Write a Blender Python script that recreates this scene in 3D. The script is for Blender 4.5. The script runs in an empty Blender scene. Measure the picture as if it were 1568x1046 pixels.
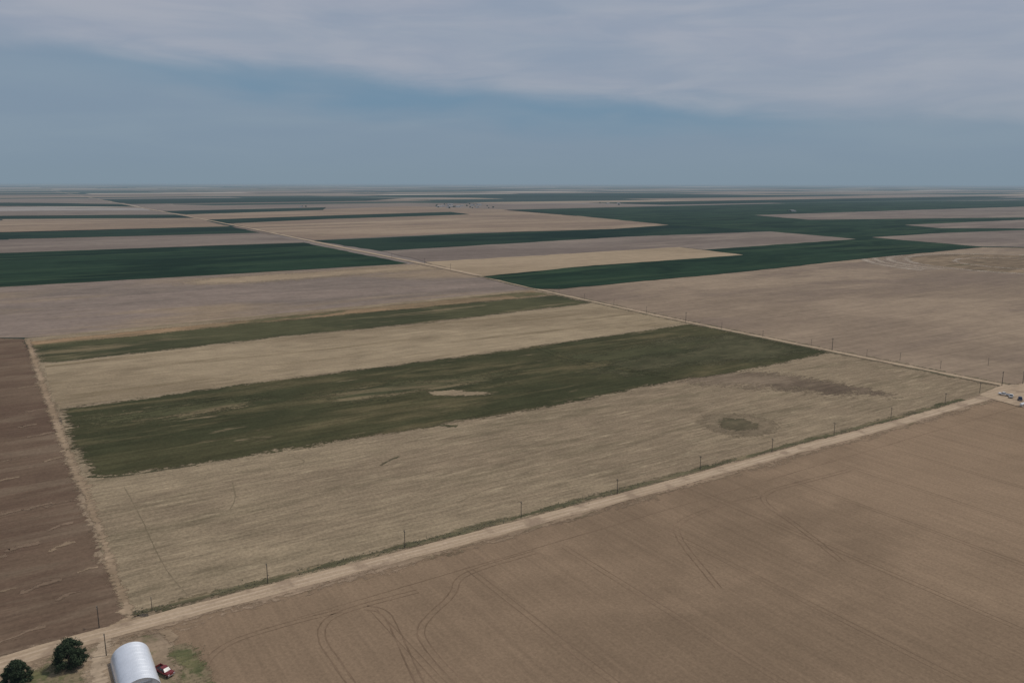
import bpy, bmesh, math, random
from mathutils import Vector, Matrix, noise as mn
random.seed(7)
sc = bpy.context.scene
sc.view_settings.view_transform='Standard'
sc.view_settings.look='None'
sc.view_settings.exposure=0
H=120.0
W0,H0=1568.0,1046.0
F0=1219.6
K=0.84
# ---------------------------------------------------------------- camera
pitch=math.atan((523-280)/F0)
roll=3.0/1568
fw=Vector((0,math.cos(pitch),-math.sin(pitch)))
r0=Vector((1,0,0)); u0=Vector((0,math.sin(pitch),math.cos(pitch)))
R=r0*math.cos(roll)+u0*math.sin(roll); U=u0*math.cos(roll)-r0*math.sin(roll)
cam=bpy.data.cameras.new("camera"); camo=bpy.data.objects.new("camera",cam)
sc.collection.objects.link(camo)
cam.sensor_width=36; cam.lens=28; cam.clip_start=1; cam.clip_end=400000
camo.matrix_world=Matrix(((R.x,U.x,-fw.x,0),(R.y,U.y,-fw.y,0),(R.z,U.z,-fw.z,H),(0,0,0,1)))
sc.camera=camo

def G(px,py):
    """survey point of the photograph -> ground coordinates in metres"""
    d=fw+R*((px-W0/2)/F0)+U*((H0/2-py)/F0)
    t=H/max(-d.z,0.0012)
    return Vector((d.x*t,d.y*t,0))

O=G(200,960)
E1=(G(1530,603)-O).normalized(); E2=Vector((-E1.y,E1.x,0))
FR=Matrix(((E1.x,E2.x,0,O.x),(E1.y,E2.y,0,O.y),(0,0,1,0),(0,0,0,1)))
FRI=FR.inverted()

# ---------------------------------------------------------------- helpers
def lin(c):
    c=c/255.0
    return c/12.92 if c<=0.04045 else ((c+0.055)/1.055)**2.4
def alb(rgb,k=None):
    k=k or K
    return tuple(min(0.85,lin(v)/k) for v in rgb)+(1,)

class NT:
    def __init__(s,nt): s.nt=nt; s.n=nt.nodes; s.l=nt.links; s.dim='2D'
    def new(s,t,**kw):
        n=s.n.new(t)
        for k,v in kw.items(): setattr(n,k,v)
        return n
    def put(s,sock,v):
        if isinstance(v,bpy.types.NodeSocket): s.l.new(v,sock)
        else: sock.default_value=v
    def math(s,op,a,b=0.0,c=0.0,clamp=False):
        n=s.new('ShaderNodeMath',operation=op,use_clamp=clamp)
        s.put(n.inputs[0],a); s.put(n.inputs[1],b)
        if op in('MULTIPLY_ADD',): s.put(n.inputs[2],c)
        return n.outputs[0]
    def sstep(s,v,a,b,o0=0.0,o1=1.0):
        n=s.new('ShaderNodeMapRange',interpolation_type='SMOOTHSTEP')
        s.put(n.inputs[0],v); n.inputs[1].default_value=a; n.inputs[2].default_value=b
        n.inputs[3].default_value=o0; n.inputs[4].default_value=o1
        return n.outputs[0]
    def noise(s,vec,scale,detail=4,rough=0.55,dist=0.0):
        n=s.new('ShaderNodeTexNoise',noise_dimensions=s.dim); s.l.new(vec,n.inputs['Vector'])
        n.inputs['Scale'].default_value=scale; n.inputs['Detail'].default_value=detail
        n.inputs['Roughness'].default_value=rough; n.inputs['Distortion'].default_value=dist
        return n.outputs[0]
    def mapping(s,vec,scale=(1,1,1),loc=(0,0,0),rot=(0,0,0)):
        n=s.new('ShaderNodeMapping'); s.l.new(vec,n.inputs[0])
        n.inputs[1].default_value=loc; n.inputs[2].default_value=rot; n.inputs[3].default_value=scale
        return n.outputs[0]
    def mix(s,f,a,b,bt='MIX'):
        n=s.new('ShaderNodeMix',data_type='RGBA',blend_type=bt)
        s.put(n.inputs[0],f); s.put(n.inputs[6],a); s.put(n.inputs[7],b)
        return n.outputs[2]
    def vscale(s,col,f):
        n=s.new('ShaderNodeVectorMath',operation='SCALE'); s.l.new(col,n.inputs[0]); s.put(n.inputs[3],f)
        return n.outputs[0]

def newmat(name):
    m=bpy.data.materials.new(name); m.use_nodes=True
    t=NT(m.node_tree); b=m.node_tree.nodes['Principled BSDF']
    b.inputs['Roughness'].default_value=0.95
    b.inputs['Specular IOR Level'].default_value=0.1
    return m,t,b

_seed=[0]
def field_mat(name,c1,c2,c3=None,rows='X',row_w=2.5,row_amt=0.18,patch=0.008,c3t=(0.58,0.68),
              c3s=(0.006,0.03),fine=0.12,grain=0.45,lo=0.40,hi=0.60,row_len=0.02,c4=None,c4t=(.6,.7),c4s=(.02,.2),mid=.3,row2=1.5):
    m,t,b=newmat(name); _seed[0]+=1; sd=_seed[0]*37.3
    t.n.remove(b); b=t.new('ShaderNodeBsdfDiffuse'); b.name='Soil'; t.l.new(b.outputs[0],t.n['Material Output'].inputs[0])
    co=t.new('ShaderNodeTexCoord').outputs['Object']
    p=co
    def mp(sx,sy): return t.mapping(co,scale=(sx,sy,1),loc=(sd,sd*.7,0))
    big=t.noise(mp(0.6*patch,1.3*patch),1.0,4,0.62,0.4)
    col=t.mix(t.sstep(big,lo,hi),alb(c1),alb(c2))
    if c3 is not None:
        n3=t.noise(mp(*c3s),1.0,5,0.68,0.3)
        col=t.mix(t.sstep(n3,*c3t),col,alb(c3))
    if c4 is not None:
        n4=t.noise(mp(*c4s),1.0,4,0.65,0.2)
        col=t.mix(t.sstep(n4,*c4t),col,alb(c4))
    s=(row_len,1.0/row_w) if rows=='X' else (1.0/row_w,row_len)
    rn=t.noise(mp(*s),1.0,2,0.7)
    f=t.math('MULTIPLY_ADD',rn,row_amt*6,1-row_amt*3)
    s2=(row_len*1.5,0.25/row_w) if rows=='X' else (0.25/row_w,row_len*1.5)
    if row2>0:
        rn2=t.noise(mp(*s2),1.0,2,0.7)
        f=t.math('MULTIPLY',f,t.math('MULTIPLY_ADD',rn2,row_amt*2*row2,1-row_amt*row2))
    fn=t.noise(p,grain,3,0.8)
    f=t.math('MULTIPLY',f,t.math('MULTIPLY_ADD',fn,fine*5,1-fine*2.5))
    mn2=t.noise(p,0.05,3,0.7)
    f=t.math('MULTIPLY',f,t.math('MULTIPLY_ADD',mn2,mid*2,1-mid))
    f=t.math('MAXIMUM',f,.35)
    col=t.vscale(col,f)
    t.l.new(col,b.inputs['Color'])
    return m

_fm={}
def feathered(m,k=(.07,.25)):
    """same soil, thinning out irregularly towards the sheet's edge"""
    if m.name in _fm: return _fm[m.name]
    c=m.copy(); c.name=m.name+"_thinning_edge"; t=NT(c.node_tree)
    at=t.new('ShaderNodeAttribute',attribute_name='edge').outputs['Fac']
    co=t.new('ShaderNodeTexCoord').outputs['Object']
    n=t.noise(t.mapping(co,scale=(k[0],k[1],1)),1.0,4,.75)
    n2=t.noise(co,.5,3,.75)
    v=t.math('ADD',at,t.math('MULTIPLY_ADD',n,1.9,-.95)); v=t.math('ADD',v,t.math('MULTIPLY_ADD',n2,1.3,-.65))
    a=t.sstep(v,.25,.75)
    a=t.math('MAXIMUM',a,t.sstep(at,.93,1.0)); a=t.math('MULTIPLY',a,t.sstep(at,0.0,.08))
    b=t.n['Soil']; tr=t.new('ShaderNodeBsdfTransparent'); mx=t.new('ShaderNodeMixShader')
    t.l.new(a,mx.inputs[0]); t.l.new(tr.outputs[0],mx.inputs[1]); t.l.new(b.outputs[0],mx.inputs[2]); t.l.new(mx.outputs[0],t.n['Material Output'].inputs[0])
    _fm[m.name]=c; return c

def link(name,me,mats,frame=True):
    o=bpy.data.objects.new(name,me); sc.collection.objects.link(o)
    for m in (mats if isinstance(mats,(list,tuple)) else [mats]): me.materials.append(m)
    if frame: o.matrix_world=FR
    return o

def grid_sheet(name,wpts,mat,z,rag,feather):
    P=[(FRI@q) for q in wpts]; P=[(q.x,q.y) for q in P]; n=len(P)
    x0=min(p[0] for p in P)-feather*2; x1=max(p[0] for p in P)+feather*2
    y0=min(p[1] for p in P)-feather*2; y1=max(p[1] for p in P)+feather*2
    cell=max(.8,feather*.5); cell=max(cell,math.sqrt((x1-x0)*(y1-y0)/26000))
    nx=int((x1-x0)/cell)+2; ny=int((y1-y0)/cell)+2; sd=random.uniform(0,999)
    segs=[(P[i][0],P[i][1],P[(i+1)%n][0],P[(i+1)%n][1]) for i in range(n)]
    def at(x,y):
        ins=False; best=1e18
        for ax,ay,bx,by in segs:
            if (ay>y)!=(by>y) and x<(bx-ax)*(y-ay)/(by-ay)+ax: ins=not ins
            dx,dy=bx-ax,by-ay; l=dx*dx+dy*dy
            q=0 if l==0 else max(0,min(1,((x-ax)*dx+(y-ay)*dy)/l))
            ex,ey=ax+q*dx-x,ay+q*dy-y; d=ex*ex+ey*ey
            if d<best: best=d
        d=math.sqrt(best); d=d if ins else -d
        d+=rag*1.4*mn.noise(Vector((x*.04,y*.08,sd)))
        return max(0,min(1,(d+feather*.8)/(2*feather)))
    bm=bmesh.new(); lay=bm.verts.layers.float.new('edge')
    V={}
    vals=[[at(x0+i*cell,y0+j*cell) for j in range(ny)] for i in range(nx)]
    def vv(i,j):
        if (i,j) not in V:
            v=bm.verts.new((x0+i*cell,y0+j*cell,z)); v[lay]=vals[i][j]; V[(i,j)]=v
        return V[(i,j)]
    for i in range(nx-1):
        for j in range(ny-1):
            if max(vals[i][j],vals[i+1][j],vals[i][j+1],vals[i+1][j+1])>0:
                bm.faces.new((vv(i,j),vv(i+1,j),vv(i+1,j+1),vv(i,j+1)))
    me=bpy.data.meshes.new(name); bm.to_mesh(me); bm.free()
    return link(name,me,feathered(mat))

def poly_obj(name,wpts,mat,z,rag=1.0,seg=6.0,feather=0.0):
    if feather>0: return grid_sheet(name,wpts,mat,z,rag,feather)
    out=[]
    n=len(wpts); sd=random.uniform(0,999)
    for i in range(n):
        a=wpts[i]; b=wpts[(i+1)%n]; L=(b-a).length
        k=int(max(1,min(160,L/seg)))
        pn=Vector((-(b-a).y,(b-a).x,0)).normalized() if L>0 else Vector((0,0,0))
        for j in range(k):
            q=a.lerp(b,j/k)
            if rag>0 and j>0:
                o=mn.noise(Vector((q.x*0.15,q.y*0.15,sd)))*rag+mn.noise(Vector((q.x*0.03,q.y*0.03,sd)))*rag*1.2
                q=q+pn*o
            out.append(q)
    bm=bmesh.new()
    vs=[bm.verts.new(FRI@Vector((q.x,q.y,z))) for q in out]
    bmesh.ops.triangulate(bm,faces=[bm.faces.new(vs)])
    for f in bm.faces:
        f.normal_update()
        if f.normal.z<0: f.normal_flip()
    me=bpy.data.meshes.new(name); bm.to_mesh(me); bm.free()
    return link(name,me,mat)

def field(name,pts,mat,z,rag=1.0,seg=6.0,feather=0.0):
    return poly_obj(name,[G(*p) for p in pts],mat,z,rag,seg,feather)

def resample(w,step):
    out=[]
    for i in range(len(w)-1):
        k=max(1,int((w[i+1]-w[i]).length/step))
        for j in range(k): out.append(w[i].lerp(w[i+1],j/k))
    out.append(w[-1]); return out
def smooth(w,it=2):
    for _ in range(it):
        n=[w[0]]
        for i in range(len(w)-1):
            n.append(w[i].lerp(w[i+1],0.25)); n.append(w[i].lerp(w[i+1],0.75))
        n.append(w[-1]); w=n
    return w
def ribbon_into(bm,w,hw,z,rag=0.5,fr=0.15,off=0.0,edge=None):
    sd=random.uniform(0,999); prev=None
    for i,q in enumerate(w):
        a=w[max(0,i-1)]; b=w[min(len(w)-1,i+1)]
        d=(b-a).normalized(); pn=Vector((-d.y,d.x,0))
        l=hw+rag*(mn.noise(Vector((q.x*fr,q.y*fr,sd)))+0.6*mn.noise(Vector((q.x*fr*4,q.y*fr*4,sd))))
        r=hw+rag*(mn.noise(Vector((q.x*fr,q.y*fr,sd+50)))+0.6*mn.noise(Vector((q.x*fr*4,q.y*fr*4,sd+9))))
        P=[(q+pn*(off+max(l,0.05)),0),(q+pn*(off),1),(q+pn*(off-max(r,0.05)),0)] if edge is not None else [(q+pn*(off+max(l,0.05)),0),(q+pn*(off-max(r,0.05)),0)]
        cur=[]
        for A,e in P:
            v=bm.verts.new(FRI@Vector((A.x,A.y,z)))
            if edge is not None: v[edge]=e
            cur.append(v)
        if prev:
            for j in range(len(cur)-1): bm.faces.new((prev[j+1],cur[j+1],cur[j],prev[j]))
        prev=cur
def ribbon(name,pts,hw,mat,z,rag=0.5,step=3.0,fr=0.15,sm=1,off=0.0,world=False,feather=False):
    w=pts if world else [G(*p) for p in pts]
    w=resample(smooth(w,sm),step)
    bm=bmesh.new(); lay=bm.verts.layers.float.new('edge') if feather else None
    ribbon_into(bm,w,hw,z,rag,fr,off,lay)
    me=bpy.data.meshes.new(name); bm.to_mesh(me); bm.free()
    return link(name,me,feathered(mat) if feather else mat)

# ---------------------------------------------------------------- palette (as seen)
TAN=(131,114,96); TANL=(145,127,107); MAUVE=(115,103,94)
DGREEN=(25,40,30); DGREEN2=(36,52,38)

# ---------------------------------------------------------------- base ground (reaches the horizon)
m,t,b=newmat("farmland_patchwork")
co=t.new('ShaderNodeTexCoord').outputs['Object']
sep=t.new('ShaderNodeSeparateXYZ'); t.l.new(co,sep.inputs[0])
yy=t.math('DIVIDE',sep.outputs[1],410.0); fy=t.math('FLOOR',yy)
wn0=t.new('ShaderNodeTexWhiteNoise',noise_dimensions='1D'); t.l.new(fy,wn0.inputs['W'])
xx=t.math('ADD',t.math('DIVIDE',sep.outputs[0],1610.0),t.math('MULTIPLY',t.math('ROUND',t.math('MULTIPLY',wn0.outputs[0],2.0)),0.5))
fx=t.math('FLOOR',xx)
cb=t.new('ShaderNodeCombineXYZ'); t.l.new(fx,cb.inputs[0]); t.l.new(fy,cb.inputs[1])
wn=t.new('ShaderNodeTexWhiteNoise',noise_dimensions='2D'); t.l.new(cb.outputs[0],wn.inputs['Vector'])
rp=t.new('ShaderNodeValToRGB'); rp.color_ramp.interpolation='CONSTANT'
els=[(0,DGREEN),(0.30,(118,100,86)),(0.42,MAUVE),(0.54,TAN),(0.66,DGREEN2),(0.84,(105,90,78)),(0.93,(170,156,140))]
cr=rp.color_ramp
cr.elements[0].position=0; cr.elements[0].color=alb(els[0][1])
cr.elements[1].position=els[1][0]; cr.elements[1].color=alb(els[1][1])
for p_,c_ in els[2:]:
    e=cr.elements.new(p_); e.color=alb(c_)
t.l.new(wn.outputs[0],rp.inputs[0])
big=t.noise(co,0.0004,4,0.6)
f=t.math('MULTIPLY_ADD',big,0.7,0.65)
f=t.math('MULTIPLY',f,t.math('MULTIPLY_ADD',t.noise(t.mapping(co,scale=(0.2,1,1)),0.02,4,0.6),0.5,0.75))
t.l.new(t.vscale(rp.outputs[0],f),b.inputs['Base Color'])
bm=bmesh.new(); S=110000
for x,y in((-S,-S),(S,-S),(S,S),(-S,S)): bm.verts.new((x,y,-0.02))
bm.verts.ensure_lookup_table(); bm.faces.new(bm.verts)
me=bpy.data.meshes.new("ground"); bm.to_mesh(me); bm.free()
link("ground",me,m)
m_under=field_mat("field_margin_soil",(122,106,88),(132,115,96),row_amt=.06)
poly_obj("field_margin_ground",[FR@Vector(p) for p in((-900,-700,0),(900,-700,0),(900,420,0),(-900,420,0))],m_under,0.0,0,500)

# ---------------------------------------------------------------- far & middle fields
kw=dict(row_w=9,row_len=.006,fine=.02,grain=.05,mid=.15)
m_green=field_mat("irrigated_green_crop",DGREEN,DGREEN2,row_amt=0.14,patch=0.006,c3=(46,60,43),c3t=(.52,.64),c3s=(.002,.02),**kw)
m_green2=field_mat("irrigated_green_crop_b",(22,37,30),(36,50,39),row_amt=0.14,patch=0.004,**kw)
m_yel=field_mat("stubble_straw",(135,118,97),(146,128,106),row_amt=0.06,patch=0.004,**kw)
m_mauve=field_mat("fallow_mauve",MAUVE,(106,94,86),row_amt=0.07,patch=0.004,c3=(124,111,100),c3t=(.5,.65),c3s=(.0012,.008),**kw)
m_pink=field_mat("fallow_brown",(129,111,94),(118,101,87),row_amt=0.07,patch=0.003,c3=(142,124,105),c3t=(.5,.65),c3s=(.0008,.006),**kw)
m_pale=field_mat("pale_soil",(142,134,128),(126,117,110),row_amt=0.1,patch=0.006,**kw)

FZ=0.30
field("fallow_field",[(-200,397),(0,389),(466,371),(395,357),(0,368),(-200,374)],m_mauve,FZ,4,40)
field("green_crop_field",[(-200,452),(0,440),(300,423),(624,404),(466,372),(0,388),(-200,396)],m_green,FZ+.05,4,25)
field("green_crop_field",[(-200,375),(0,367),(398,357),(352,347),(190,352),(0,357),(-200,362)],m_green2,FZ+.05,4,40)
field("stubble_field",[(-200,363),(0,356),(352,347),(300,335),(0,338),(-200,340)],m_pink,FZ,4,40)
field("green_crop_field",[(-200,340),(0,336),(300,334),(278,329),(0,331),(-200,332)],m_green2,FZ+.05,4,60)
field("fallow_field",[(-200,332),(0,330.5),(278,329),(225,319),(0,316),(-200,316)],m_mauve,FZ,4,60)
field("pale_field",[(-100,325),(60,323),(230,323),(222,319),(80,317),(-100,319)],m_pale,FZ+.08,12,60)
field("green_crop_field",[(-200,317),(0,316),(210,317),(190,313),(0,311),(-200,311)],m_green2,FZ+.12,4,60)
field("stubble_field",[(-200,311),(0,310.5),(185,312.5),(150,306),(0,305),(-200,305)],m_mauve,FZ,4,60)
field("green_crop_field",[(770,322),(1020,316),(1240,311),(1568,307),(1800,306),(1800,384),(1568,380),(1500,379),(1315,367),(1180,356),(1010,347),(880,331)],m_green,FZ,5,40)
field("stubble_field",[(1155,330),(1400,322),(1568,317),(1800,310),(1800,333),(1568,333.5),(1240,337)],m_mauve,FZ+.1,4,40)
field("fallow_field",[(1385,345),(1568,337),(1800,334),(1800,350),(1568,350.5),(1440,350)],m_mauve,FZ+.1,4,40)
field("fallow_field",[(1335,364),(1450,357),(1568,353),(1800,350),(1800,384),(1568,379),(1500,378)],m_mauve,FZ+.1,4,30)
field("stubble_field",[(270,329),(500,321),(620,316),(770,321),(885,331),(700,338),(385,349)],m_pink,FZ,4,40)
field("green_crop_field",[(312,337),(520,330),(690,325),(720,329),(500,336),(345,343)],m_green2,FZ+.1,4,40)
field("fallow_field",[(190,312),(330,315),(620,311),(860,313),(1020,316),(770,322),(620,317),(270,328)],m_mauve,FZ-.02,4,60)
field("green_crop_field",[(160,307),(420,303),(620,304),(560,308),(200,313)],m_green2,FZ+.1,4,60)
field("green_crop_field",[(560,300),(900,296),(1250,300),(1100,303),(700,303)],m_green2,FZ+.1,4,60)
field("green_crop_field",[(900,311),(1150,307),(1500,301),(1568,302),(1400,307),(1240,310),(1020,314)],m_green2,FZ+.1,4,60)
field("green_crop_field",[(240,324),(500,318),(495,322),(285,329)],m_green2,FZ+.1,4,60)
field("stubble_field",[(385,350),(640,340),(885,331),(1025,345),(940,352),(720,357),(480,368)],m_pink,FZ+.05,5,30)
field("green_crop_field",[(480,369),(720,358),(940,351),(1025,345),(1190,355),(960,364),(590,386)],m_green2,FZ+.08,4,30)
field("fallow_field",[(584,385),(960,363),(1180,355),(1315,367),(1080,383),(1040,379),(655,402)],m_mauve,FZ+.12,4,25)
field("stubble_field",[(650,402),(1040,379),(1138,391),(740,424)],m_yel,FZ+.16,4,20)
field("green_crop_field",[(738,424),(900,408),(1138,391),(1078,383),(1315,366.5),(1505,379),(1300,399),(1135,417),(860,443),(822,443)],m_green,FZ+.2,3,15)

m_rt=field_mat("fallow_right",(124,108,92),(136,119,101),c3=(115,100,87),rows='X',row_w=5,row_amt=0.07,patch=0.004,c3t=(.44,.66),c3s=(.002,.008),row_len=.01,fine=.06,grain=.2,mid=.15)
field("fallow_field",[(815,441),(860,442),(1135,417),(1300,398.5),(1505,378.5),(1568,379),(1850,386),(1850,660),(1568,589),(1530,589),(1274,539),(1050,493)],m_rt,0.02,1.5,12)
m_piv=field_mat("pivot_soil",(108,93,76),(122,105,86),c3=(94,84,65),rows='X',row_w=6,row_amt=0.2,patch=0.01)
m_ring=field_mat("pivot_ring_soil",(148,135,121),(136,122,108),rows='X',row_w=5,row_amt=0.08)
c0=G(1575,404); rr=(G(1392,398)-c0).length
def circle(c,r,n=60,s=1): return [c+Vector((math.cos(a*2*math.pi/n)*r,math.sin(a*2*math.pi/n)*r*s,0)) for a in range(n)]
poly_obj("pivot_track",circle(c0,rr*1.06),m_ring,0.06,2,20,feather=8)
poly_obj("pivot_field",circle(c0,rr),m_piv,0.10,2,20,feather=5)
poly_obj("pivot_track",circle(c0,rr*.62),m_ring,0.12,2,20,feather=5)
poly_obj("pivot_field",circle(c0,rr*.58),m_piv,0.14,2,20,feather=5)
def arc(c,r,a0,a1,n=30): return [c+Vector((math.cos(math.radians(a0+(a1-a0)*i/n))*r,math.sin(math.radians(a0+(a1-a0)*i/n))*r,0)) for i in range(n+1)]
for k,(rad,hw) in enumerate(((1.18,13),(1.30,10),(1.42,11))):
    ribbon("pivot_wheel_track",arc(c0,rr*rad,130,205),hw,m_ring,0.05,5,20,0.01,0,world=True,feather=True)

m_lt=field_mat("fallow_left",(111,99,90),(131,114,95),c3=(122,108,98),rows='X',row_w=4,row_amt=0.09,patch=0.004,c3t=(.44,.64),c3s=(.002,.01),row_len=.01,fine=.06,grain=.2,mid=.2)
field("fallow_field",[(-250,545),(0,517),(45,517),(400,485),(815,447),(815,441),(655,403),(624,404),(300,423),(0,440),(-250,455)],m_lt,0.03,1.5,10)
field("stubble_field",[(270,437),(300,427),(624,407),(655,406),(690,412),(560,420),(400,433)],m_yel,0.06,6,15,feather=25)

# ---------------------------------------------------------------- strips of the main block
m_g1=field_mat("weedy_green_strip",(62,62,44),(74,72,51),c3=(104,93,71),rows='X',row_w=3,row_amt=0.13,patch=0.012,c3t=(.55,.68),c3s=(.006,.035),fine=.14,mid=.22,row2=.6,grain=.7)
m_t1=field_mat("tan_strip",(126,111,90),(142,126,103),c3=(113,99,78),rows='X',row_w=2.2,row_amt=0.12,patch=0.008,c3t=(.50,.74),c3s=(.004,.04),fine=.14,mid=.2,row_len=.03,row2=.6,grain=.7)
m_g2=field_mat("weedy_green_block",(58,58,40),(69,66,46),c3=(88,80,58),rows='X',row_w=3,row_amt=0.12,patch=0.009,c3t=(.50,.70),c3s=(.008,.045),fine=.17,c4=(110,97,76),c4t=(.63,.78),c4s=(.02,.09),mid=.26,row2=.6,grain=.6)
m_t2=field_mat("tan_block",(122,107,88),(131,116,95),c3=(110,98,79),rows='X',row_w=2.2,row_amt=0.14,patch=0.008,c3t=(.48,.76),c3s=(.01,.06),fine=.20,c4=(139,124,102),c4t=(.54,.76),c4s=(.06,.35),mid=.18,row_len=.045,row2=.5,grain=.8)
m_sand=field_mat("sandy_edge",(143,124,103),(128,110,90),rows='X',row_w=1.5,row_amt=0.1,patch=0.03)
m_streak=field_mat("sandy_streak",(116,98,82),(108,91,76),rows='X',row_w=1.5,row_amt=0.1,patch=0.03)
m_streak2=field_mat("sandy_streak_light",(126,108,89),(114,97,80),rows='X',row_w=1.5,row_amt=0.1,patch=0.03)
m_sandy_top=field_mat("sandy_strip",(134,111,86),(116,99,77),c3=(88,82,60),rows='X',row_w=2.5,row_amt=0.15,c3t=(.48,.56))
m_brownwet=field_mat("dark_brown_soil_patch",(94,81,68),(106,92,77),c3=(120,105,88),rows='X',row_w=3,row_amt=0.12,patch=.02,c3t=(.48,.66),row2=.5)
m_damp=field_mat("damp_weeds",(68,66,48),(78,74,55),rows='X',row_w=2,row_amt=0.12,patch=.05)
m_spot=field_mat("dry_pond_weeds",(78,72,56),(90,81,64),rows='X',row_w=2,row_amt=0.08,patch=.05)
m_spot2=field_mat("dry_pond_rim",(112,99,81),(118,104,85),rows='X',row_w=2,row_amt=0.08,patch=.05)

field("tan_strip_field",[(38,518),(815,443),(900,460),(1274,538),(1525,593),(1500,604),(1180,692),(800,793),(410,895),(225,940),(185,945),(160,850),(120,720),(80,620)],m_t2,0.05,1.2,6)
field("sandy_field_margin",[(42,524),(400,488),(815,446),(845,452),(640,473),(400,498),(48,536)],m_sandy_top,0.09,1.5,5,feather=4)
field("weedy_strip_field",[(52,532),(180,517),(400,494),(640,471),(850,452),(908,464),(800,477),(640,496),(470,512),(240,538),(120,551),(62,556)],m_g1,0.12,2.5,5,feather=6)
field("tan_strip_field",[(66,558),(120,552),(240,539),(470,513),(640,497),(800,478),(908,465),(1050,493),(980,507),(700,546),(380,587),(90,624)],m_t1,0.10,1.5,5)
field("weedy_block_field",[(97,627),(380,588),(700,547),(980,508),(1055,496),(1160,516),(1270,539),(1240,547),(1130,570),(1035,583),(850,621),(680,650),(410,694),(300,712),(185,728),(143,727),(115,690)],m_g2,0.15,1.5,4,feather=4)
field("bare_soil_patch",[(655,600),(690,598),(740,600),(752,604),(700,607),(660,606)],m_t1,0.21,1,3,feather=2.5)
field("bare_soil_patch",[(130,640),(250,622),(400,606),(380,622),(310,636),(150,652)],m_g1,0.18,6,4,feather=14)
field("bare_soil_patch",[(480,606),(600,585),(720,575),(800,566),(760,586),(600,608),(520,618)],m_g1,0.18,5,3,feather=12)
field("bare_soil_patch",[(840,546),(1000,528),(1100,520),(1060,540),(960,552),(880,558)],m_g1,0.18,5,3,feather=12)
field("dark_soil_patch",[(1010,578),(1100,568),(1200,572),(1300,588),(1370,606),(1290,606),(1180,594),(1060,590)],m_brownwet,0.08,4,3,feather=12)
field("damp_weed_patch",[(1000,520),(1130,512),(1240,538),(1180,552),(1050,560),(960,575),(900,570),(960,545)],m_damp,0.17,4,3,feather=14)
ce=G(1129,650)
poly_obj("dry_pond_rim",circle(ce,19,40),m_spot2,0.07,1.0,1.5,feather=5)
poly_obj("damp_weed_patch",circle(ce,10.5,40),m_spot,0.09,.8,1.5,feather=3.0)
ribbon("damp_weed_patch",[(583,713),(596,705),(612,699)],.9,m_spot,0.08,.6,1,.3,feather=True)
ribbon("damp_weed_patch",[(650,655),(672,651),(700,653)],3,m_damp,0.08,1.0,1,.3,feather=True)
ribbon("damp_weed_patch",[(135,730),(160,731),(190,729),(300,712)],1.2,m_damp,0.20,.8,2,.2,feather=True)
ribbon("damp_weed_patch",[(820,530),(860,548),(930,562),(1030,578)],6,m_g2,0.20,3,3,.05,feather=True)

m_br=field_mat("ploughed_brown",(89,72,60),(99,82,68),c3=(107,91,76),rows='X',row_w=2.4,row_amt=0.08,patch=0.012,c3t=(.46,.68),c3s=(.012,.06),fine=.13,mid=.18,row2=.6,grain=.7)
field("ploughed_field",[(-300,556),(0,518),(40,519),(52,560),(70,610),(95,680),(120,740),(150,840),(178,905),(205,948),(180,960),(0,1010),(-200,1070)],m_br,0.07,1.5,3,feather=2.5)
ribbon("sandy_track",[(42,520),(56,560),(70,605),(88,650),(108,705),(130,752)],3.6,m_sand,0.13,2.4,1.2,0.10,feather=True)
ribbon("sandy_track",[(130,752),(152,812),(172,868),(190,920),(203,945)],2.4,m_sand,0.13,2.0,1.2,0.12,feather=True)
for i_,(px,py,ln) in enumerate([(60,590,22),(72,625,20),(84,662,24),(96,700,14),(118,765,22),(112,800,16),(150,868,12),(95,888,22),(56,650,16),(45,700,44),(35,780,22),(60,830,20),(25,900,30),(70,960,24),(40,560,26),(115,830,16),(125,905,14),(20,640,30),(30,730,18),(80,770,18),(10,850,24)]):
    a=G(px,py); d=E1*-1; w=[]
    for i in range(9):
        q=i/8; w.append(a+d*ln*.5*q+E2*(-random.uniform(1,4)*q*q+.5*math.sin(q*4+px)))
    ribbon("sand_streak",w,random.uniform(.9,2.3),m_streak if i_%3 else m_streak2,0.15,1.2,.8,.3,1,world=True,feather=True)
# ---------------------------------------------------------------- south field
m_so=field_mat("ploughed_south",(122,103,84),(130,110,90),c3=(115,97,79),rows='Y',row_w=1.8,row_amt=0.05,patch=0.006,c3t=(.42,.66),c3s=(.006,.008),fine=.13,grain=1.0,mid=.10,row_len=.012,row2=.8)
field("fallow_field",[(-300,1110),(0,1022),(200,962),(620,852),(945,766),(1182,700),(1364,653),(1500,614),(1568,593),(1900,500),(2300,1046),(2100,1500),(400,2200),(-900,1700)],m_so,0.02,1,10)
m_verge=field_mat("verge_soil",(137,118,99),(127,109,90),c3=(113,99,79),rows='X',row_w=1.5,row_amt=0.12,patch=.02,c3s=(.03,.1))
RC=[(-250,1096),(-100,1048),(0,1018),(90,989),(200,960),(410,904),(620,850),(810,800),(945,764),(1182,699),(1364,651),(1500,612),(1568,591),(1900,493)]
ribbon("road_verge",RC,8,m_verge,0.10,1.6,4,0.05,off=-2.2,feather=True)
m_gv=field_mat("verge_grass",(80,77,57),(94,87,67),c3=(114,101,80),rows='X',row_w=1.2,row_amt=0.13,patch=.03,c3t=(.5,.62),c3s=(.05,.3))
VC=[(205,957),(410,904),(620,850),(810,800),(945,764),(1182,699),(1364,651),(1490,615)]
ribbon("verge_grass_strip",VC,3.0,m_gv,0.12,1.3,2,0.1,off=6.0,feather=True)
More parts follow.
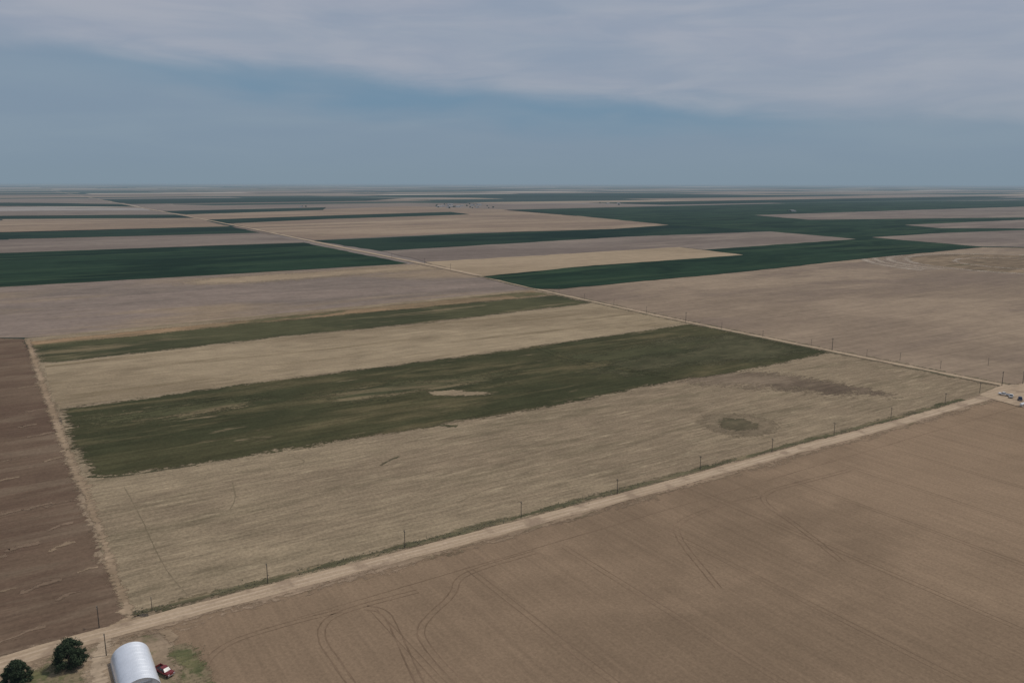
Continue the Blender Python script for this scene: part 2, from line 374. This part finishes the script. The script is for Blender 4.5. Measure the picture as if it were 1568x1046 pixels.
def road_mat(name,c1,c2,hw):
    m,t,b=newmat(name)
    co=t.new('ShaderNodeTexCoord').outputs['Object']
    col=t.mix(t.sstep(t.noise(t.mapping(co,scale=(.03,.5,1)),1.0,4,.65),.4,.65),alb(c1),alb(c2))
    col=t.mix(t.sstep(t.noise(co,0.08,4,.6),.5,.7),col,alb((136,117,98)))
    f=t.math('MULTIPLY_ADD',t.noise(co,1.0,3,.7),.5,.75)
    t.l.new(t.vscale(col,f),b.inputs['Base Color']); return m
m_road=road_mat("dirt_road_surface",(160,140,117),(149,129,107),4)
m_rut=road_mat("wheel_rut",(170,150,128),(162,142,120),4)
m_rutw=field_mat("driveway_soil",(160,142,121),(148,130,110),rows='X',row_w=1,row_amt=.1)
ribbon("dirt_road",RC,3.4,m_road,0.13,0.6,3,0.1)
bm=bmesh.new(); w=resample(smooth([G(*p) for p in RC],1),3)
for off in(-1.3,.9): ribbon_into(bm,w,0.45,0.14,0.3,0.2,off)
me=bpy.data.meshes.new("wheel_ruts"); bm.to_mesh(me); bm.free(); link("wheel_ruts",me,m_rut)
NW=[(1560,594),(1530,589),(1400,563),(1274,538),(1160,515),(1050,493),(930,467),(820,443),(735,423),(640,403),(560,387),(480,370.5),(390,351.5),(270,328.5),(180,311.5),(120,299.5),(70,291)]
m_nwv=field_mat("track_verge",(92,87,68),(108,97,79),rows='Y',row_w=2,row_amt=.15)
ribbon("road_verge",NW[:9],9,m_nwv,0.24,2.5,5,0.05,feather=True)
ribbon("dirt_track",NW[:9],2.6,m_road,0.28,0.7,5,0.1)
wN=[G(*p) for p in NW[8:]]
ribbon("dirt_track",wN,5.0,m_road,0.62,2,30,0.01,world=True)
field("dirt_apron",[(1500,606),(1535,590),(1570,590),(1640,585),(1640,640),(1570,625),(1520,612)],m_road,0.26,0.8,2)

m_tt=field_mat("tyre_track_soil",(107,89,72),(114,95,78),rows='Y',row_w=1,row_amt=.1)
bm=bmesh.new()
def dbl(pts,g=1.0,hw=.2):
    w=resample(smooth([G(*p) for p in pts],2),1.5)
    for off in(-g,g): ribbon_into(bm,w,hw,0.05,0.2,0.3,off)
dbl([(560,1080),(520,1020),(488,975),(500,945),(560,925),(640,905)])
dbl([(660,1080),(630,1020),(604,960),(590,935),(560,930)])
dbl([(720,1060),(660,1000),(640,965),(660,940),(695,910),(700,885),(740,868),(820,845)])
dbl([(1100,900),(1030,815),(1045,795),(1100,775),(1165,760)])
dbl([(1290,860),(1215,800),(1165,768),(1175,752),(1230,738),(1300,720)])
dbl([(300,1046),(330,990),(420,960),(520,935)],.9,.15)
me=bpy.data.meshes.new("tyre_tracks"); bm.to_mesh(me); bm.free(); link("tyre_tracks",me,m_tt)
bm=bmesh.new()
for k in range(20):
    x0=60+k*36+random.uniform(-6,6); a=FR@Vector((x0,-14-random.random()*14,0)); b2=FR@Vector((x0+6,-420,0))
    w=resample([a,b2],4)
    for off in(-1,1): ribbon_into(bm,w,.11,0.045,0.12,0.1,off)
w=resample([FR@Vector((40,-20,0)),FR@Vector((520,-20,0))],4); ribbon_into(bm,w,.18,0.047,0.25,.05)
me=bpy.data.meshes.new("sprayer_lines"); bm.to_mesh(me); bm.free(); link("sprayer_lines",me,m_tt)
m_tt2=field_mat("stubble_track",(110,98,79),(116,103,84),rows='X',row_w=1,row_amt=.1)
bm=bmesh.new()
def ln2(pts,hw=.25):
    w=resample(smooth([G(*p) for p in pts],2),1.5); ribbon_into(bm,w,hw,0.075,0.3,0.3,0)
ln2([(190,745),(220,800),(250,870),(300,925)],.15); ln2([(355,735),(362,765),(352,780)])
ln2([(450,700),(470,706),(452,715),(330,728)]); ln2([(700,770),(760,742),(830,735)],.2)
me=bpy.data.meshes.new("stubble_tracks"); bm.to_mesh(me); bm.free(); link("stubble_tracks",me,m_tt2)

# ---------------------------------------------------------------- farmyard
m_yard=field_mat("yard_dirt",(140,122,102),(124,108,90),c3=(103,96,73),rows='X',row_w=2,row_amt=0.08,patch=.04,c3t=(.5,.62),c3s=(.06,.06),grain=1.2)
field("farmyard",[(60,1000),(180,975),(255,967),(275,985),(300,1005),(325,1060),(370,1200),(-300,1200),(-250,1110),(-40,1046)],m_yard,0.06,1.0,1.5,feather=1.5)
m_yg=field_mat("yard_grass",(76,79,54),(98,94,67),c3=(118,105,84),rows='X',row_w=1,row_amt=0.12,patch=.08,c3t=(.42,.58),c3s=(.15,.15),grain=1.2)
field("grass_patch",[(262,985),(285,985),(318,1020),(335,1060),(300,1080),(280,1040),(268,1010)],m_yg,0.08,.9,1,feather=2)
field("grass_patch",[(0,1046),(50,1020),(120,1022),(135,1040),(120,1090),(-60,1110)],m_yg,0.08,.9,1,feather=2)
field("dirt_apron",[(240,965),(262,962),(272,975),(262,985),(250,975)],m_sand,0.115,.5,1,feather=.8)
ribbon("driveway",[(170,962),(158,985),(150,1010),(150,1046),(155,1120)],3.8,m_rutw,0.105,.8,1,.2,feather=True)
field("dirt_apron",[(165,958),(205,940),(235,948),(215,960),(175,972)],m_sand,0.122,.7,1,feather=1.2)

# ---------------------------------------------------------------- objects
def simple(name,rgb,rough=.7,metal=0.0,var=.25,scale=3.0,spec=.3):
    m,t,b=newmat(name); t.dim='3D'; co=t.new('ShaderNodeTexCoord').outputs['Object']
    col=t.vscale(t.mix(0.0,rgb+(1,),rgb+(1,)),t.math('MULTIPLY_ADD',t.noise(co,scale,4,.6),var*2,1-var))
    t.l.new(col,b.inputs['Base Color']); b.inputs['Roughness'].default_value=rough
    b.inputs['Metallic'].default_value=metal; b.inputs['Specular IOR Level'].default_value=spec
    return m
m_wood=simple("weathered_wood",(.07,.06,.05)); m_ins=simple("insulator",(.35,.35,.33),.3)
m_galv=simple("galvanised_steel",(.80,.82,.86),.40,.5,.14,.6); m_wall=simple("painted_steel",(.68,.69,.70),.5,.1,.08)
m_door=simple("door_steel",(.42,.43,.45),.5,.2,.1); m_conc=simple("concrete",(.35,.33,.3),.9)
m_glass=simple("window_glass",(.02,.025,.03),.1,0,.05,3,.6); m_tire=simple("tyre_rubber",(.02,.02,.02),.8)
m_red=simple("red_paint",(.16,.02,.02),.35,0,.05,3,.5); m_blk=simple("black_trim",(.02,.022,.025),.5); m_wht=simple("white_paint",(.7,.7,.7),.35,0,.05,3,.5)
m_blue=simple("blue_paint",(.03,.05,.12),.35,0,.05,3,.5)
m_chrome=simple("chrome",(.6,.6,.6),.2,.9,.05)

def cyl(bm,p,q,r1,r2,n=8,mi=0):
    d=(q-p); L=d.length; rot=d.to_track_quat('Z','Y').to_matrix().to_4x4()
    r=bmesh.ops.create_cone(bm,cap_ends=True,segments=n,radius1=r1,radius2=r2,depth=L,matrix=Matrix.Translation((p+q)/2)@rot)
    for v in r['verts']:
        for f in v.link_faces: f.material_index=mi
def box(bm,c,s,mi=0,bev=0.0,rz=0.0):
    r=bmesh.ops.create_cube(bm,size=1,matrix=Matrix.Translation(c)@Matrix.Rotation(rz,4,'Z')@Matrix.Diagonal((s[0],s[1],s[2],1)))
    vs=r['verts']; fs=set(f for v in vs for f in v.link_faces)
    for f in fs: f.material_index=mi
    if bev>0:
        es=list(set(e for v in vs for e in v.link_edges))
        rr=bmesh.ops.bevel(bm,geom=es,offset=bev,segments=2,affect='EDGES')
        for f in rr['faces']: f.material_index=mi
def mesh_of(bm,name,mats,smoothf=False):
    me=bpy.data.meshes.new(name); bm.to_mesh(me); bm.free()
    for m_ in mats: me.materials.append(m_)
    if smoothf:
        for p in me.polygons: p.use_smooth=True
    return me
def place(name,me,loc,rz=0,scale=1,parent=None):
    o=bpy.data.objects.new(name,me); sc.collection.objects.link(o)
    if parent: o.parent=parent
    o.location=loc; o.rotation_euler=(0,0,rz); o.scale=(scale,)*3
    return o
A1=math.atan2(E1.y,E1.x); A2=math.atan2(E2.y,E2.x)

bm=bmesh.new()
cyl(bm,Vector((0,0,-.3)),Vector((0,0,9)),.19,.13,10,0)
box(bm,Vector((0,.16,8.3)),(2.4,.12,.16),0)
cyl(bm,Vector((-.7,.1,8.2)),Vector((0,.1,7.5)),.03,.03,5,0); cyl(bm,Vector((.7,.1,8.2)),Vector((0,.1,7.5)),.03,.03,5,0)
for x in(-1.1,-.45,1.1): cyl(bm,Vector((x,.16,8.38)),Vector((x,.16,8.58)),.06,.04,6,1)
cyl(bm,Vector((0,0,9)),Vector((0,0,9.2)),.06,.04,6,1)
pole=mesh_of(bm,"utility_pole",[m_wood,m_ins])
def pole_at(px,py,s,ang): place("utility_pole",pole,G(px,py),ang+random.uniform(-.05,.05),s)
for px,py in[(1500,602),(1447,619),(1364,642),(1277,666),(1182,692),(1072,720),(945,757),(798,793),(620,839),(410,893),(152,961)]:
    pole_at(px,py,.72,A2)
pole_at(233,936,.5,A2); pole_at(163,1004,.7,A2)
for px,py,s in[(1534,591,1.0),(1327,547,.6),(1274,537,1.05),(1242,530,.6),(1168,517,.65),(1105,505,.65),(1050,494,1.0),(990,480,.7),(940,468,.7),(895,459,.7),(856,449,.8),(820,441,.8),(770,430,.8),(690,414,1.0),(1378,552,.6),(1440,565,.6),(1513,560,.6),(1566,588,.9),(650,405,1),(600,396,1)]:
    pole_at(px,py,s,A1)

def quonset(base,w=9.0,L=18,h=4.5):
    e=bpy.data.objects.new("quonset_hut",None); sc.collection.objects.link(e)
    e.location=base; e.rotation_euler=(0,0,A2-math.pi/2)   # local Y = E2
    n=36; rib=int(L/0.30)
    bm=bmesh.new(); rings=[]
    for j in range(rib*2+1):
        y=-L/2+L*j/(rib*2); d=0.05 if j%2 else 0.0
        if j%12==0: d=0.11
        ring=[]
        for i in range(n+1):
            a=math.pi*i/n
            ring.append(bm.verts.new((-(w/2+d)*math.cos(a),y,.25+(h-.25+d)*math.sin(a)**.9)))
        rings.append(ring)
    for j in range(len(rings)-1):
        for i in range(n): bm.faces.new((rings[j][i],rings[j][i+1],rings[j+1][i+1],rings[j+1][i]))
    bmesh.ops.recalc_face_normals(bm,faces=bm.faces)
    place("roof_shell",mesh_of(bm,"roof_shell",[m_galv],False),(0,0,0),parent=e)
    for nm,y in(("front_end_wall",-L/2+.25),("rear_end_wall",L/2-.25)):
        bm=bmesh.new(); vs=[]
        for i in range(n+1):
            a=math.pi*i/n; vs.append(bm.verts.new((-(w/2-.03)*math.cos(a),y,.25+(h-.28)*math.sin(a)**.9)))
        bm.faces.new(vs)
        place(nm,mesh_of(bm,nm,[m_wall]),(0,0,0),parent=e)
    bm=bmesh.new()
    for s in(-1,1):
        box(bm,Vector((s*1.3,-L/2+.18,1.75)),(2.5,.06,3.0),0)
        for k in range(5): box(bm,Vector((s*1.3-1.0+k*.5,-L/2+.13,1.75)),(.05,.05,2.9),0)
    box(bm,Vector((0,-L/2+.14,3.35)),(5.4,.12,.15),0)
    place("sliding_door",mesh_of(bm,"sliding_door",[m_door]),(0,0,0),parent=e)
    bm=bmesh.new(); box(bm,Vector((0,0,.11)),(w+.5,L+.3,.3),0,.03)
    place("foundation",mesh_of(bm,"foundation",[m_conc]),(0,0,0),parent=e)
    return e
quonset(G(208,1036))

def pickup(name,loc,rz,paint,s=1.0):
    e=bpy.data.objects.new(name,None); sc.collection.objects.link(e); e.location=loc; e.rotation_euler=(0,0,rz); e.scale=(s,)*3
    def part(nm,bm,mats): place(nm,mesh_of(bm,nm,mats),(0,0,0),parent=e)
    bm=bmesh.new()
    box(bm,Vector((0,2.05,.88)),(1.9,1.5,.55),0,.1)
    box(bm,Vector((0,.35,.85)),(1.92,2.2,.62),0,.08)
    box(bm,Vector((-.9,-1.75,.9)),(.12,2.1,.6),0,.03); box(bm,Vector((.9,-1.75,.9)),(.12,2.1,.6),0,.03)
    box(bm,Vector((0,-2.76,.9)),(1.9,.1,.6),0,.03)
    part("body",bm,[paint])
    bm=bmesh.new(); box(bm,Vector((0,-1.75,.68)),(1.66,1.95,.1),0)
    part("bed_floor",bm,[m_blk])
    bm=bmesh.new()
    b_=[(-.86,1.45,1.14),(.86,1.45,1.14),(.86,-.7,1.14),(-.86,-.7,1.14)]; tp=[(-.7,.75,1.72),(.7,.75,1.72),(.7,-.55,1.72),(-.7,-.55,1.72)]
    V=[bm.verts.new(p) for p in b_+tp]
    for i in range(4): bm.faces.new((V[i],V[(i+1)%4],V[4+(i+1)%4],V[4+i]))
    bmesh.ops.recalc_face_normals(bm,faces=bm.faces)
    part("windows",bm,[m_glass])
    bm=bmesh.new(); box(bm,Vector((0,.1,1.76)),(1.44,1.36,.08),0,.03)
    for x in(-1,1):
        cyl(bm,Vector((x*.87,1.46,1.14)),Vector((x*.71,.76,1.74)),.045,.045,6); cyl(bm,Vector((x*.87,-.71,1.14)),Vector((x*.71,-.56,1.74)),.05,.05,6); cyl(bm,Vector((x*.885,.3,1.14)),Vector((x*.715,.3,1.74)),.04,.04,6)
    part("roof",bm,[paint])
    bm=bmesh.new()
    for x in(-.88,.88):
        for y in(1.95,-1.75): cyl(bm,Vector((x-.13,y,.4)),Vector((x+.13,y,.4)),.4,.4,16,0); cyl(bm,Vector((x-.14,y,.4)),Vector((x+.14,y,.4)),.2,.2,10,1)
    part("wheels",bm,[m_tire,m_chrome])
    bm=bmesh.new(); box(bm,Vector((0,2.84,.62)),(1.85,.14,.2),0,.03); box(bm,Vector((0,-2.86,.58)),(1.8,.12,.18),0,.03)
    part("bumpers",bm,[m_chrome])
    bm=bmesh.new(); box(bm,Vector((-.68,2.79,.95)),(.35,.06,.18)); box(bm,Vector((.68,2.79,.95)),(.35,.06,.18))
    part("headlights",bm,[m_wht])
    return e
pickup("pickup_truck",G(252,1031)+Vector((0,0,.08)),A2-math.pi/2+.42+math.pi,m_red,1.05)
pickup("pickup_truck",G(1548,609)+Vector((0,0,.28)),A1-1.2,m_wht)
pickup("pickup_truck",G(1562,613)+Vector((0,0,.28)),A1-1.1,m_blue)
pickup("pickup_truck",G(1537,606)+Vector((0,0,.28)),A1+.2,m_wht)
bm=bmesh.new(); cyl(bm,Vector((-2.2,0,1.1)),Vector((2.2,0,1.1)),.65,.65,20)
for s in(-1,1):
    bmesh.ops.create_uvsphere(bm,u_segments=16,v_segments=8,radius=.65,matrix=Matrix.Translation((2.2*s,0,1.1))@Matrix.Diagonal((.7,1,1,1)))
    box(bm,Vector((1.4*s,0,.3)),(.25,1.0,.6),0)
cyl(bm,Vector((0,0,1.7)),Vector((0,0,1.95)),.2,.2,10)
place("propane_tank",mesh_of(bm,"propane_tank",[m_wht],False),G(1566,622)+Vector((0,0,.26)),A1)

def leafmat(name,a,b_):
    m,t,b=newmat(name); t.dim='3D'; oi=t.new('ShaderNodeNewGeometry').outputs['Random Per Island']
    co=t.new('ShaderNodeTexCoord').outputs['Object']
    f=t.math('MULTIPLY_ADD',t.noise(co,1.2,3,.6),1.0,t.math('MULTIPLY_ADD',oi,.5,-.25),)
    t.l.new(t.mix(t.sstep(f,.2,.85),a+(1,),b_+(1,)),b.inputs['Base Color']); b.inputs['Roughness'].default_value=.7
    return m
m_leaf=leafmat("juniper_foliage",(.016,.028,.015),(.06,.08,.04)); m_bark=simple("bark",(.08,.06,.045))
def tree(loc,h,w,seed):
    rnd=random.Random(seed); bm=bmesh.new()
    cyl(bm,Vector((0,0,-.1)),Vector((0.1,0,h*.75)),.24,.06,9,0)
    clumps=[]
    for k in range(110):
        tt=.06+.9*rnd.random(); z=h*tt
        prof=w/2*min(1,.72+tt*1.4)*max(.12,1-max(0,(tt-.4)/.6)**2.2)
        a=rnd.random()*6.283; r=prof*(rnd.random()**.4)*.9*(1+.5*mn.noise(Vector((math.cos(a)*1.7,math.sin(a)*1.7,z*.7+seed))))
        c=Vector((math.cos(a)*r,math.sin(a)*r,z)); clumps.append((c,rnd.uniform(.4,.9)*w/6.5))
        if k%4==0: cyl(bm,Vector((0,0,max(.4,z-.9))),c,.06,.02,5,0)
    for c,s in clumps:
        for i in range(130):
            d=Vector((rnd.gauss(0,1),rnd.gauss(0,1),rnd.gauss(0,1))).normalized()
            p=c+d*s*(rnd.random()**.33)
            if p.z<.1: continue
            q=Vector((rnd.gauss(0,1),rnd.gauss(0,1),rnd.gauss(0,1)+.5)).normalized(); l=rnd.uniform(.2,.42)
            sd=q.cross(d)
            if sd.length<.01: continue
            sd.normalize(); v=[bm.verts.new(p-sd*l*.4),bm.verts.new(p+sd*l*.4),bm.verts.new(p+q*l)]
            f=bm.faces.new(v); f.material_index=1
    me=mesh_of(bm,"cedar_tree",[m_bark,m_leaf])
    place("cedar_tree",me,loc,rnd.random()*6)
tree(G(107,1021)+Vector((0,0,.06)),7.4,8.0,3)
tree(G(27,1047)+Vector((0,0,.06)),6.0,6.0,11)

m_weed=leafmat("weed_foliage",(.11,.105,.065),(.2,.175,.115))
bm=bmesh.new(); rnd=random.Random(5)
wv=resample([G(*p) for p in VC],1.0)
def tuft(p,s):
    for i in range(5):
        a=rnd.random()*6.28; q=Vector((math.cos(a)*s*.7,math.sin(a)*s*.7,s*rnd.uniform(.3,.7))); sd=Vector((-math.sin(a),math.cos(a),0))*s*.3
        v=[bm.verts.new(p-sd),bm.verts.new(p+sd),bm.verts.new(p+q)]; bm.faces.new(v)
for i in range(2200):
    q=rnd.choice(wv); o=rnd.gauss(6.2,1.1)
    if mn.noise(q*.04)<-.05: continue
    tuft(q+E2*o+E1*rnd.random()+Vector((0,0,.11)),rnd.uniform(.15,.55))
for i in range(110):
    q=G(rnd.uniform(265,325),rnd.uniform(985,1050)); tuft(q+Vector((0,0,.07)),rnd.uniform(.1,.35))
me=mesh_of(bm,"roadside_weeds",[m_weed]); o=bpy.data.objects.new("roadside_weeds",me); sc.collection.objects.link(o)

m_roof=simple("shingle_roof",(.22,.20,.19)); m_sid=simple("white_siding",(.62,.61,.58))
bm=bmesh.new(); L,Wd,hh=16,10,3.2
box(bm,Vector((0,0,hh/2)),(L,Wd,hh),0)
v=[bm.verts.new(p) for p in((-L/2-.6,-Wd/2-.6,hh),(L/2+.6,-Wd/2-.6,hh),(L/2+.6,0,hh+3),(-L/2-.6,0,hh+3),(-L/2-.6,Wd/2+.6,hh),(L/2+.6,Wd/2+.6,hh))]
f=[bm.faces.new((v[0],v[1],v[2],v[3])),bm.faces.new((v[3],v[2],v[5],v[4])),bm.faces.new((v[0],v[3],v[4])),bm.faces.new((v[1],v[5],v[2]))]
for k in f: k.material_index=1
for x in(-5,0,5): box(bm,Vector((x,-Wd/2-.02,1.7)),(1.4,.08,1.2),2)
house=mesh_of(bm,"farmhouse",[m_sid,m_roof,m_glass])
rnd=random.Random(9)
sites=[(672,748,314,319,12,18),(920,950,312,314,2,3),(455,468,317,318,1,2),(1205,1225,324,326,2,2)]
bt=bmesh.new()
for x0,x1,y0,y1,n,nt_ in sites:
    for i in range(n):
        place("farmhouse",house,G(rnd.uniform(x0,x1),rnd.uniform(y0,y1)),A1+rnd.choice((0,math.pi/2)),rnd.uniform(.8,1.5))
    for i in range(nt_):
        c=G(rnd.uniform(x0-6,x1+8),rnd.uniform(y0-.6,y1+.6)); s=rnd.uniform(2.5,5)
        r=bmesh.ops.create_icosphere(bt,subdivisions=2,radius=s,matrix=Matrix.Translation(c+Vector((0,0,s*.7)))@Matrix.Diagonal((1,1,.8,1)))
        for vv in r['verts']: vv.co+=Vector((rnd.gauss(0,1),rnd.gauss(0,1),rnd.gauss(0,1)))*s*.14
me=mesh_of(bt,"distant_trees",[m_leaf]); o=bpy.data.objects.new("distant_trees",me); sc.collection.objects.link(o)

# ---------------------------------------------------------------- haze layer (absorbing volume; its own emission stands in for scattered light)
m=bpy.data.materials.new("haze_glow"); m.use_nodes=True; nt=m.node_tree; nt.nodes.clear()
out=nt.nodes.new('ShaderNodeOutputMaterial'); ab=nt.nodes.new('ShaderNodeVolumeAbsorption'); em=nt.nodes.new('ShaderNodeEmission'); ad=nt.nodes.new('ShaderNodeAddShader')
SG=1/22000.0
ab.inputs[0].default_value=(0,0,0,1); ab.inputs[1].default_value=SG
em.inputs[0].default_value=(lin(127),lin(145),lin(159),1); em.inputs[1].default_value=SG
nt.links.new(ab.outputs[0],ad.inputs[0]); nt.links.new(em.outputs[0],ad.inputs[1]); nt.links.new(ad.outputs[0],out.inputs['Volume'])
bm=bmesh.new(); bmesh.ops.create_cube(bm,size=1,matrix=Matrix.Translation((0,0,380))@Matrix.Diagonal((260000,260000,800,1)))
me=mesh_of(bm,"atmospheric_haze",[m]); o=bpy.data.objects.new("atmospheric_haze",me); sc.collection.objects.link(o)

# ---------------------------------------------------------------- sun + sky
EL=math.radians(58); AZ=math.radians(75)
sd=Vector((math.sin(AZ)*math.cos(EL),math.cos(AZ)*math.cos(EL),math.sin(EL)))
sun=bpy.data.lights.new("sun",'SUN'); sun.energy=2.1; sun.angle=math.radians(2.0); sun.color=(1,.955,.87)
so=bpy.data.objects.new("sun",sun); sc.collection.objects.link(so); so.rotation_euler=sd.to_track_quat('Z','Y').to_euler(); so.location=(0,0,500)
wd=bpy.data.worlds.new("World"); sc.world=wd; wd.use_nodes=True
t=NT(wd.node_tree); t.dim='3D'; bg=wd.node_tree.nodes['Background']; wo=wd.node_tree.nodes['World Output']
sky=t.new('ShaderNodeTexSky'); sky.sky_type='NISHITA'; sky.sun_disc=False; sky.sun_elevation=EL; sky.sun_rotation=AZ
sky.dust_density=2.0
t.l.new(sky.outputs[0],bg.inputs[0]); bg.inputs[1].default_value=0.06
dr=t.new('ShaderNodeTexCoord').outputs['Generated']
sp=t.new('ShaderNodeSeparateXYZ'); t.l.new(dr,sp.inputs[0]); X,Y,Z=sp.outputs
n1=t.noise(t.mapping(dr,scale=(3,3,9)),1.6,3,.5,.3)
n2=t.noise(t.mapping(dr,scale=(2.2,2.2,14),loc=(3,1,7),rot=(0,.07,0)),2.0,4,.5,.4)
n3=t.noise(t.mapping(dr,scale=(4,4,22),loc=(9,4,2),rot=(0,.07,0)),1.5,5,.55,.6)
edge=t.math('MULTIPLY_ADD',X,-.0755,.0975)
s=t.math('SUBTRACT',Z,edge)
s=t.math('ADD',s,t.math('MULTIPLY_ADD',n1,.05,-.025))
s=t.math('ADD',s,t.math('MULTIPLY_ADD',n3,.03,-.015))
cloud=t.sstep(s,-.010,.028)
tex=t.sstep(n2,.25,.7,.75,1.0)
cl=t.math('MULTIPLY',cloud,tex)
band=t.math('MULTIPLY',t.sstep(s,-.045,-.004),t.sstep(t.math('ABSOLUTE',t.math('ADD',X,.05)),.20,.50,1,0))
band=t.math('MULTIPLY',band,t.sstep(n1,.3,.55,.6,1.0))
def c(r,g,b_): return (lin(r),lin(g),lin(b_),1)
veil=t.mix(t.sstep(n2,.3,.7),c(119,137,157),c(126,143,160))
col=t.mix(band,veil,c(98,130,156))
col=t.mix(cl,col,t.mix(t.sstep(n3,.3,.72),c(145,152,168),c(160,163,174)))
bg2=t.new('ShaderNodeBackground'); t.l.new(col,bg2.inputs[0]); bg2.inputs[1].default_value=1.19
mx=t.new('ShaderNodeMixShader'); mx.inputs[0].default_value=.9
t.l.new(bg.outputs[0],mx.inputs[1]); t.l.new(bg2.outputs[0],mx.inputs[2]); t.l.new(mx.outputs[0],wo.inputs[0])
